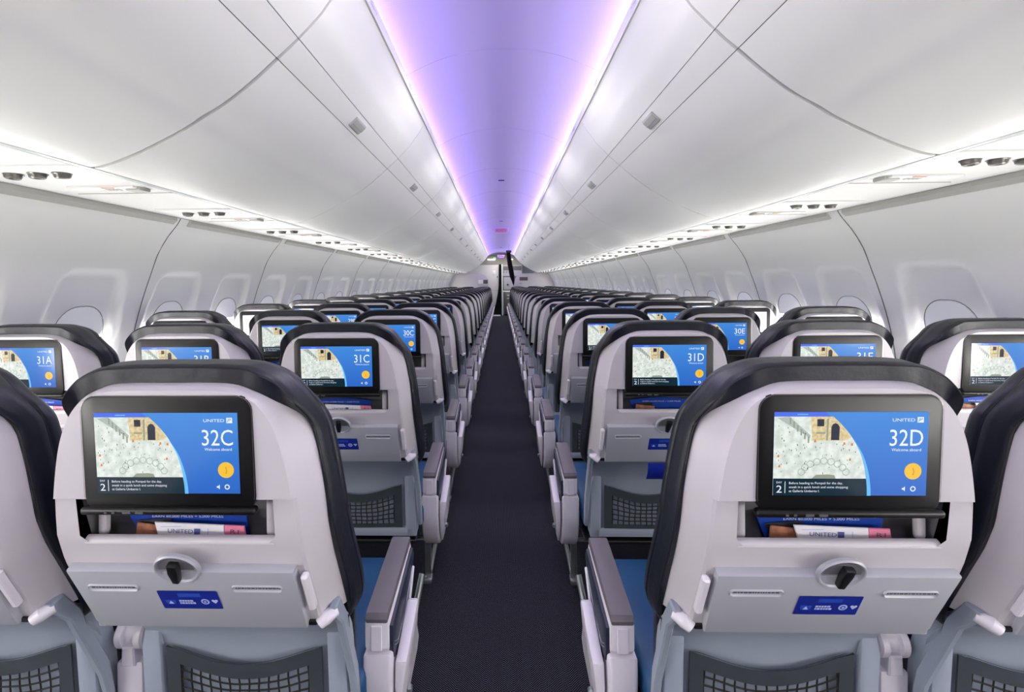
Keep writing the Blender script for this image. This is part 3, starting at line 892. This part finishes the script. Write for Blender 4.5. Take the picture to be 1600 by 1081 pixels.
# ceiling
def cz(x): return 2.318-.13*(abs(x)/.46)**2.2
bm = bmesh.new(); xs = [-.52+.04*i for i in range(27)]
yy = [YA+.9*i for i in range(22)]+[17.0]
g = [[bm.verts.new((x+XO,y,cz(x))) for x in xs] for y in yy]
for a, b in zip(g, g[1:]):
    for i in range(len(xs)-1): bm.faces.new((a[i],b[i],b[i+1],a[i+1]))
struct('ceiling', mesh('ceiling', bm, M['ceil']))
for k in range(-3, 13):
    y = 2.19+1.135*k
    if y < YA or y > 16.9: continue
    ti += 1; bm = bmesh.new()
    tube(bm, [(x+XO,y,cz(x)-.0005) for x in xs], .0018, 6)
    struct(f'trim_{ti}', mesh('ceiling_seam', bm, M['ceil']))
# dark ceiling vents
for y, lab in ((5.0,'small dark slot in the purple ceiling, nearest the camera'),(8.3,'small dark slot in the ceiling just before the larger EXIT sign'),(14.6,'small dark slot in the ceiling just before the far EXIT sign')):
    bm = bmesh.new(); rbox(bm, (0,0,0), (.06,.028,.008), .002, 1)
    tag(obj('ceiling_vent', mesh('ceiling_vent', bm, M['slot']), None, (XO,y,2.315)), lab, 'vent', 'ceiling vents')

# overhead bins -----------------------------------------------------
FASC = spline([(.406,2.112),(.420,2.092),(.436,2.065),(.462,2.03),(.492,1.99),(.546,1.934)], 5)
STRP = [(.5475,1.9325),(.5755,1.9055),(.6035,1.8815)]
BELY = spline([(.605,1.880),(.681,1.813),(.751,1.761),(.808,1.728),(.855,1.698),(.964,1.644),(1.04,1.614),(1.085,1.601),(1.11,1.598)], 4)
def skin(bm, prof, y0, y1, s, t=.012, mi=0, r=.0):
    """a bent sheet with thickness: profile in XZ, run along Y"""
    nrm = normals(prof)
    inn = [(x+nx*t*(-1), z+nz*t*(-1)) for (x,z),(nx,nz) in zip(prof, nrm)]
    # choose the side away from the cabin (up and outward)
    if (inn[len(inn)//2][1] < prof[len(prof)//2][1]): inn = [(x+nx*t, z+nz*t) for (x,z),(nx,nz) in zip(prof, nrm)]
    ring_ = prof+inn[::-1]
    A = [bm.verts.new((s*x,y0,z)) for x,z in ring_]; B = [bm.verts.new((s*x,y1,z)) for x,z in ring_]
    n = len(ring_)
    for i in range(n):
        j = (i+1)%n; bm.faces.new((A[i],A[j],B[j],B[i])).material_index = mi
    for V in (A, B):
        m_ = len(prof)
        for i in range(m_-1): bm.faces.new((V[i],V[i+1],V[n-2-i],V[n-1-i])).material_index = mi
BP = 1.265; BIN = {}
for s, k in ((-1,'C'),(1,'D')):
    hl = BP/2
    bm = bmesh.new(); skin(bm, FASC, -hl+.0015, hl-.0015, s)
    # cove lip
    rbox(bm, (s*.403,0,2.130), (.006,BP-.003,.042), .001, 1)
    BIN['fascia'+k] = mesh('fascia', bm, M['white'], 40)
    bm = bmesh.new(); skin(bm, STRP, -hl+.0025, hl-.0025, s); BIN['latch_strip'+k] = mesh('latch_strip', bm, M['white'], 40)
    bm = bmesh.new(); skin(bm, BELY, -hl+.004, hl-.004, s); BIN['bin_door'+k] = mesh('bin_door', bm, M['white'], 40)
    bm = bmesh.new()
    LMX = Matrix.Translation((s*.5755,0,1.9045)) @ Matrix.Rotation(s*R(43),4,'Y')
    rbox(bm, (0,0,-.001), (.046,.118,.010), .004, 2, 0, LMX); rbox(bm, (-s*.004,0,-.0065), (.026,.112,.004), .0015, 1, 1, LMX)
    BIN['latch'+k] = mesh('latch', bm, [M['latch'], M['valance']])
    bm = bmesh.new()
    xp = s*.3994
    bm.faces.new([bm.verts.new(p) for p in ((xp,-.05,2.116),(xp,.05,2.116),(xp,.05,2.142),(xp,-.05,2.142))])
    for (a,b,z) in ((-.04,-.015,2.136),(-.04,.02,2.130),(-.04,.0,2.124),(.025,.04,2.130)):
        xq = xp-s*.0003; bm.faces.new([bm.verts.new(p) for p in ((xq,a,z),(xq,b,z),(xq,b,z+.003),(xq,a,z+.003))]).material_index = 1
    BIN['placard'+k] = mesh('placard', bm, [M['sticker'], M['valance']], smooth=False)
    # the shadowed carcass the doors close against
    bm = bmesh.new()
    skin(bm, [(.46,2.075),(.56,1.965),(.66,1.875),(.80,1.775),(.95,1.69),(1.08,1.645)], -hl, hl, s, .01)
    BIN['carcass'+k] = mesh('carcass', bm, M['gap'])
for side, s in (('C',-1),('D',1)):
    for i in range(13):
        y = 1.30-BP*1.5+BP*i
        root = empty('overhead_bin', (XO, y-(.007 if i < 2 else 0), 0))
        tag(root, f'closed white overhead bin above the seats on the 32{side} side, {ORD[i+1]} from the rear', 'overhead bin', 'overhead bins along the cabin')
        obj('fascia', BIN['fascia'+side], root); st = obj('latch_strip', BIN['latch_strip'+side], root); obj('bin_door', BIN['bin_door'+side], root)
        obj('carcass', BIN['carcass'+side], root); obj('latch', BIN['latch'+side], root)
        p = obj('placard', BIN['placard'+side], root, (0,.21,0))
        p2 = obj('placard', BIN['placard'+side], root, (0,-.42,0))

# service rail between bin and wall
for s, side in ((-1,'C'),(1,'D')):
    bm = bmesh.new()
    rbox(bm, (s*1.359,(YA+16.9)/2,1.614), (.436,16.9-YA,.012), .002, 1)
    ti += 1; struct(f'trim_{ti}', mesh('service_rail', bm, M['psu']), (XO,0,0))
    bm = bmesh.new()
    rbox(bm, (s*1.126,(YA+16.9)/2,1.602), (.026,16.9-YA,.010), .003, 2)
    ti += 1; struct(f'trim_{ti}', mesh('rail_edge', bm, M['latch']), (XO,0,0))
    for k in range(-2, 13):
        y0 = WY0+WPITCH*(.5+2*k)+.03; y1 = y0+2*WPITCH
        if y0 < YA-.9 or y1 > 17: continue
        bm = bmesh.new()
        prism(bm, [(1.572,1.608),(1.592,1.606),(1.600,1.578),(1.590,1.574),(1.572,1.590)], 'Y', max(y0+.07, YA), y1-.03, .003, 1)
        if s < 0:
            for v in bm.verts: v.co.x *= -1
        ti += 1; struct(f'trim_{ti}', mesh('valance', bm, M['valance']), (XO,0,0))
# service units, one per row
PSU = {}
for s, k in ((-1,'C'),(1,'D')):
    bm = bmesh.new(); rbox(bm, (s*1.32,.09,1.606), (.36,.34,.010), .004, 2); PSU['panel'+k] = mesh('panel', bm, M['psu'])
    for j, dx in enumerate((-.072,0,.072)):
        bm = bmesh.new(); NM = Matrix.Translation((s*(1.332+dx),0,1.602)) @ Matrix.Rotation(R(180+6*s*(j-1)),4,'X')
        lathe(bm, [(.025,-.004),(.025,.002),(.022,.004),(.0205,.008),(.019,.013),(.016,.015),(.009,.015),(.007,.012)], 18, 0, NM)
        PSU[f'nozzle{j}'+k] = mesh('nozzle', bm, M['nozzle'])
    bm = bmesh.new()
    rbox(bm, (s*1.30,.205,1.599), (.22,.055,.010), .004, 2)
    rbox(bm, (s*1.205,.22,1.596), (.05,.05,.014), .004, 2, 1)
    for i, x in enumerate((1.255,1.27,1.282,1.294)): rbox(bm, (s*x,.205,1.5935), (.006,.022,.001), 0, 1, 1)
    rbox(bm, (s*1.275,.180,1.5935), (.04,.007,.001), 0, 1, 2)
    PSU['sign'+k] = mesh('sign_panel', bm, [M['psu'], M['valance'], M['orange']])
    bm = bmesh.new(); rbox(bm, (s*1.34,.34,1.607), (.34,.004,.002), 0, 1); PSU['groove'+k] = mesh('groove', bm, M['valance'])
for side in 'CD':
    for q in range(0, 19):
        y = 1.37+PITCH*q
        if y > 16.3: break
        root = empty('service_unit', (XO, y, 0))
        row = f'the row at 31{side}' if q == 0 else f'the {ORD[q]} row ahead of 31{side}'
        tag(root, f'white service unit with three grey air nozzles above {row}', 'service panel', 'passenger service units under the bins')
        obj('panel', PSU['panel'+side], root)
        for j in range(3): obj('nozzle', PSU[f'nozzle{j}'+side], root)
        if q < 10: obj('sign_panel', PSU['sign'+side], root)
        if q < 6: obj('groove', PSU['groove'+side], root)

# ------------------------------------------------------------------ far end of the cabin
def divider(s, side):
    root = empty('cabin_divider', (XO, 16.75, 0))
    bm = bmesh.new()
    o = [(.46,0),(.44,1.25),(.455,1.36),(.52,1.49),(.62,1.575),(1.45,1.585),(1.58,1.54),(1.68,1.40),(1.76,1.2),(1.80,1.0),(1.80,.3),(1.72,0)]
    prism(bm, [(s*a,b) for a,b in o], 'Y', -.02, .02, .006, 2)
    obj('panel', mesh('divider_panel', bm, M['bulk']), root)
    if side == 'C':
        bm = bmesh.new(); rbox(bm, (-.62,-.03,1.30), (.36,.02,.20), .008, 2); rbox(bm, (-.70,-.042,1.31), (.16,.008,.13), .004, 1, 1); rbox(bm, (-.53,-.042,1.31), (.15,.008,.13), .004, 1, 2)
        obj('literature_rack', mesh('literature_rack', bm, [M['bulk'], M['white'], M['cart']]), root)
    else:
        bm = bmesh.new(); rbox(bm, (.72,-.03,1.30), (.40,.02,.36), .008, 2); rbox(bm, (.76,-.042,1.40), (.28,.008,.12), .004, 1, 1); rbox(bm, (.66,-.042,1.24), (.10,.006,.05), .003, 1, 2)
        obj('notice_board', mesh('notice_board', bm, [M['bulk'], M['cart'], M['valance']]), root)
    return root
tag(divider(-1,'C'), 'grey cabin divider with a small literature rack at the far end, 32C side', 'cabin divider', 'cabin dividers at the far end')
tag(divider(1,'D'), 'grey cabin divider with a dark notice panel at the far end, 32D side', 'cabin divider', 'cabin dividers at the far end')
# header and front walls
bm = bmesh.new(); rbox(bm, (0,19.4,2.16), (3.7,.06,.42), .004, 1)
ti += 1; struct(f'trim_{ti}', mesh('header', bm, M['beige']))
bm = bmesh.new(); rbox(bm, (-1.0,19.0,.98), (1.90,.06,1.96), .006, 1); rbox(bm, (-.26,18.965,1.66), (.11,.01,.16), .02, 2, 1); rbox(bm, (-.13,18.965,1.50), (.05,.012,.04), .01, 2, 2)
rbox(bm, (-.30,18.966,.98), (.56,.002,.004), 0, 1, 3)
struct('wall_front', mesh('wall_front', bm, [M['lav'], M['bulk'], M['cart'], M['gap']]))
bm = bmesh.new(); rbox(bm, (1.05,20.2,1.18), (2.2,.06,2.36), .006, 1); struct('wall_galley', mesh('wall_galley', bm, M['lav']))
bm = bmesh.new(); rbox(bm, (0,18.7,2.42), (3.7,3.4,.04), .004, 1); struct('ceiling_galley', mesh('ceiling_galley', bm, M['beige']))
bm = bmesh.new(); rbox(bm, (-.20,18.80,.02), (.36,.16,.04), .008, 2); ti += 1; struct(f'trim_{ti}', mesh('door_sill', bm, M['white']))
# front galley: post, oven column, cart
root = empty('galley_unit', (0,19.3,0))
tag(root, 'grey galley cabinet with ovens facing the far end of the aisle', 'galley')
bm = bmesh.new(); rbox(bm, (.055,-.22,1.0), (.045,.05,1.98), .006, 1); obj('post', mesh('post', bm, M['white']), root)
bm = bmesh.new(); rbox(bm, (.46,.15,1.74), (.74,.60,.44), .006, 1); obj('upper_cabinet', mesh('upper_cabinet', bm, M['galley']), root)
for i in range(4):
    bm = bmesh.new(); rbox(bm, (.13+.10*i,-.16,1.69), (.030,.03,.05), .006, 2); obj('knob', mesh('knob', bm, M['cart']), root)
bm = bmesh.new(); rbox(bm, (.46,-.152,1.83), (.70,.012,.16), .004, 1); obj('locker_door', mesh('locker_door', bm, M['cart']), root)
bm = bmesh.new(); rbox(bm, (.30,.10,1.24), (.42,.50,.52), .01, 2); f = obj('oven', mesh('oven', bm, M['black']), root)
bm = bmesh.new(); rbox(bm, (.30,-.158,1.24), (.39,.012,.49), .006, 1); od = obj('oven_door', mesh('oven_door', bm, M['galley']), f)
bm = bmesh.new(); rbox(bm, (.27,-.175,1.20), (.06,.03,.05), .01, 2); obj('oven_handle', mesh('oven_handle', bm, M['black']), f)
bm = bmesh.new(); rbox(bm, (.46,.15,.94), (.76,.60,.05), .006, 1); rbox(bm, (.46,.42,1.05), (.74,.04,.24), .004, 1); obj('counter', mesh('counter', bm, M['white']), root)
for sx in (.10,.82):
    bm = bmesh.new(); rbox(bm, (sx,.15,.47), (.02,.6,.92), .003, 1); obj('side_panel', mesh('side_panel', bm, M['galley']), root)
root = empty('service_cart', (.30,19.28,0))
tag(root, 'dark grey service cart under the galley counter at the aisle end', 'cart')
bm = bmesh.new(); rbox(bm, (0,.08,.50), (.32,.50,.82), .01, 2); obj('body', mesh('body', bm, M['cart']), root)
bm = bmesh.new(); rbox(bm, (0,-.178,.50), (.29,.015,.78), .006, 2); dr = obj('door', mesh('cart_door', bm, M['galley'] if False else M['cart']), root)
bm = bmesh.new(); rbox(bm, (.02,-.192,.78), (.16,.012,.06), .004, 1); rbox(bm, (.02,-.192,.66), (.16,.012,.04), .004, 1); obj('label_plate', mesh('label_plate', bm, M['valance']), dr)
for sx in (-1,1):
    bm = bmesh.new(); CM = Matrix.Translation((sx*.12,-.10,.045)) @ Matrix.Rotation(R(90),4,'Y'); lathe(bm, [(.03,-.012),(.045,-.010),(.045,.010),(.03,.012)], 14, 0, CM); obj('caster', mesh('caster', bm, M['black']), root)
# curtains
def curtain(path, width, depth, folds):
    """path: list of (x,z,halfwidth)"""
    bm = bmesh.new(); n = folds*6; rows = []
    for (x,z,hw) in path:
        rows.append([bm.verts.new((x-hw+2*hw*i/n, depth*math.sin(2*math.pi*folds*i/n+z), z)) for i in range(n+1)])
    for a, b in zip(rows, rows[1:]):
        for i in range(n): bm.faces.new((a[i],a[i+1],b[i+1],b[i]))
    bmesh.ops.solidify(bm, geom=bm.faces[:], thickness=.006)
    return mesh('curtain', bm, M['curtain'], 60)
tag(obj('curtain', curtain([(-.02,1.98,.05),(-.02,1.6,.05),(-.025,1.2,.055),(-.04,.9,.07),(-.08,.5,.11),(-.12,.2,.15),(-.14,.06,.17)], .1, .03, 4), None, (0,18.86,0)), 'black curtain drawn beside the white post at the aisle end', 'curtain')
root = empty('tied_curtain', (0,13.0,0))
tag(root, 'black tied-back curtain hanging from the ceiling on the 32D side', 'curtain')
obj('drape', curtain([(.21,2.09,.050),(.215,2.02,.055),(.225,1.9,.060),(.25,1.75,.065),(.275,1.6,.065),(.30,1.45,.065),(.32,1.36,.050),(.33,1.30,.035),(.335,1.22,.012)], .1, .035, 3), root)
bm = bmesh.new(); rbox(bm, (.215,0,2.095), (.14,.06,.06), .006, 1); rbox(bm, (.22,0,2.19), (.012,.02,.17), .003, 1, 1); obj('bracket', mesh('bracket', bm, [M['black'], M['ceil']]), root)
# exit signs
for y, z, w, lab in ((8.9,2.215,.20,'lit EXIT sign hung from the middle of the purple ceiling'),(16.3,2.135,.165,'small lit EXIT sign above the far end of the aisle')):
    root = empty('exit_sign', (XO,y,z)); root.scale = (w/.22,)*3; tag(root, lab, 'exit sign', 'exit signs')
    bm = bmesh.new(); prism(bm, [(-.165,.085),(.165,.085),(.155,.02),(.125,-.05),(-.125,-.05),(-.155,.02)], 'Y', 0, .03, .006, 2); obj('housing', mesh('housing', bm, M['exitpane']), root)
    bm = bmesh.new(); prism(bm, rrect(.24,.075,.012,4,0,.005), 'Y', -.006, .0, .002, 1); pl = obj('lens', mesh('lens', bm, mat('exit_lens', (176,128,178), .3, emit=.12, vary=(10,.02))), root)
    bm = bmesh.new(); text(bm, 'EXIT', 0, -.018, .048, -.0075, 0, .13, 'C')
    poly(bm, [(-.078,.028),(-.078,-.016),(-.100,.006)], -.0075, 0); poly(bm, [(.078,.028),(.078,-.016),(.100,.006)], -.0075, 0)
    obj('lettering', mesh('lettering', bm, M['exitred'], recalc=False, smooth=False), pl)
bm = bmesh.new(); rbox(bm, (0,0,0), (.09,.03,.05), .012, 3); tag(obj('indicator_light', mesh('indicator_light', bm, M['green']), None, (-.235,19.355,2.24)), 'green indicator light beside the far EXIT sign', 'light')
for x, w, lab in ((-.32,.30,'white ceiling light strip at the far end, 32C side'),(.36,.14,'white ceiling light strip at the far end, 32D side')):
    bm = bmesh.new(); rbox(bm, (0,0,0), (w,.05,.035), .01, 2); tag(obj('ceiling_light', mesh('ceiling_light', bm, M['lamp']), None, (x*1.125,19.345,2.186)), lab, 'light', 'far ceiling lights')
# aft closure behind the camera
bm = bmesh.new(); rbox(bm, (0,YA-.03,1.2), (3.9,.06,2.5), .004, 1); struct('wall_back', mesh('wall_back', bm, M['lav']))
# outer skin over the bins and behind the rails keeps the cabin closed
for s, nm in ((-1,'left'),(1,'right')):
    bm = bmesh.new()
    bm.faces.new([bm.verts.new(p) for p in ((s*.50,YA,2.30),(s*1.62,YA,1.80),(s*1.62,17,1.80),(s*.50,17,2.30))])
    bm.faces.new([bm.verts.new(p) for p in ((s*1.62,YA,1.80),(s*1.60,YA,1.60),(s*1.60,17,1.60),(s*1.62,17,1.80))])
    ti += 1; struct(f'trim_{ti}', mesh('bin_backing', bm, M['gap'], smooth=False), (XO,0,0))

# ================================================================== LIGHTS
def area(name, loc, direction, sx, sy, energy, color=(1,1,1), spread=180):
    l = bpy.data.lights.new(name, 'AREA'); l.shape = 'RECTANGLE'; l.size = sx; l.size_y = sy
    l.energy = energy; l.color = color; l.spread = R(spread)
    o = bpy.data.objects.new(name, l); COL.objects.link(o)
    z = -Vector(direction).normalized(); yv = Vector((0,1,0)) if abs(z.y) < .9 else Vector((0,0,1))
    xv = yv.cross(z).normalized(); yv = z.cross(xv)
    o.matrix_world = Matrix.Translation(loc) @ Matrix((xv, yv, z)).transposed().to_4x4()
    return o
LY = (YA+16.8)/2; LL = 16.8-YA
PUR = (.42,.28,1.0)
for s in (-1,1):
    area('cove_led', (XO+s*.455, LY, 2.128), (-s*.86,0,.51), .03, LL, 96, PUR if s < 0 else (.56,.43,1.0))
for k in range(16):  # white fill spots added to brighten the cabin, not real fixtures
    l = bpy.data.lights.new('added_fill_spot', 'SPOT'); l.energy = 13; l.spot_size = R(160); l.spot_blend = .5; l.shadow_soft_size = 0; l.color = (1,.975,.94)
    o = bpy.data.objects.new('added_fill_spot', l); COL.objects.link(o); o.location = (XO, -1.2+1.135*k, 2.285)
area('galley_lamp', (0, -1.2, 2.1), (0,.75,-.6), 1.2, .5, 6, (1,.98,.97))
area('front_galley_lamp', (.1, 18.2, 2.35), (0,0,-1), .8, .5, 34, (1,.98,.95))

w = bpy.data.worlds.new('world'); w.use_nodes = True; w.node_tree.nodes['Background'].inputs[0].default_value = (.7,.8,1,1); w.node_tree.nodes['Background'].inputs[1].default_value = .6
scene.world = w
vs = scene.view_settings; vs.view_transform = 'Standard'; vs.look = 'None'; vs.exposure = 0; vs.gamma = 1; vs.use_curve_mapping = False
scene.cycles.use_denoising = True
scene.cycles.max_bounces = 8; scene.cycles.diffuse_bounces = 5; scene.cycles.glossy_bounces = 3
scene.cycles.sample_clamp_indirect = 6
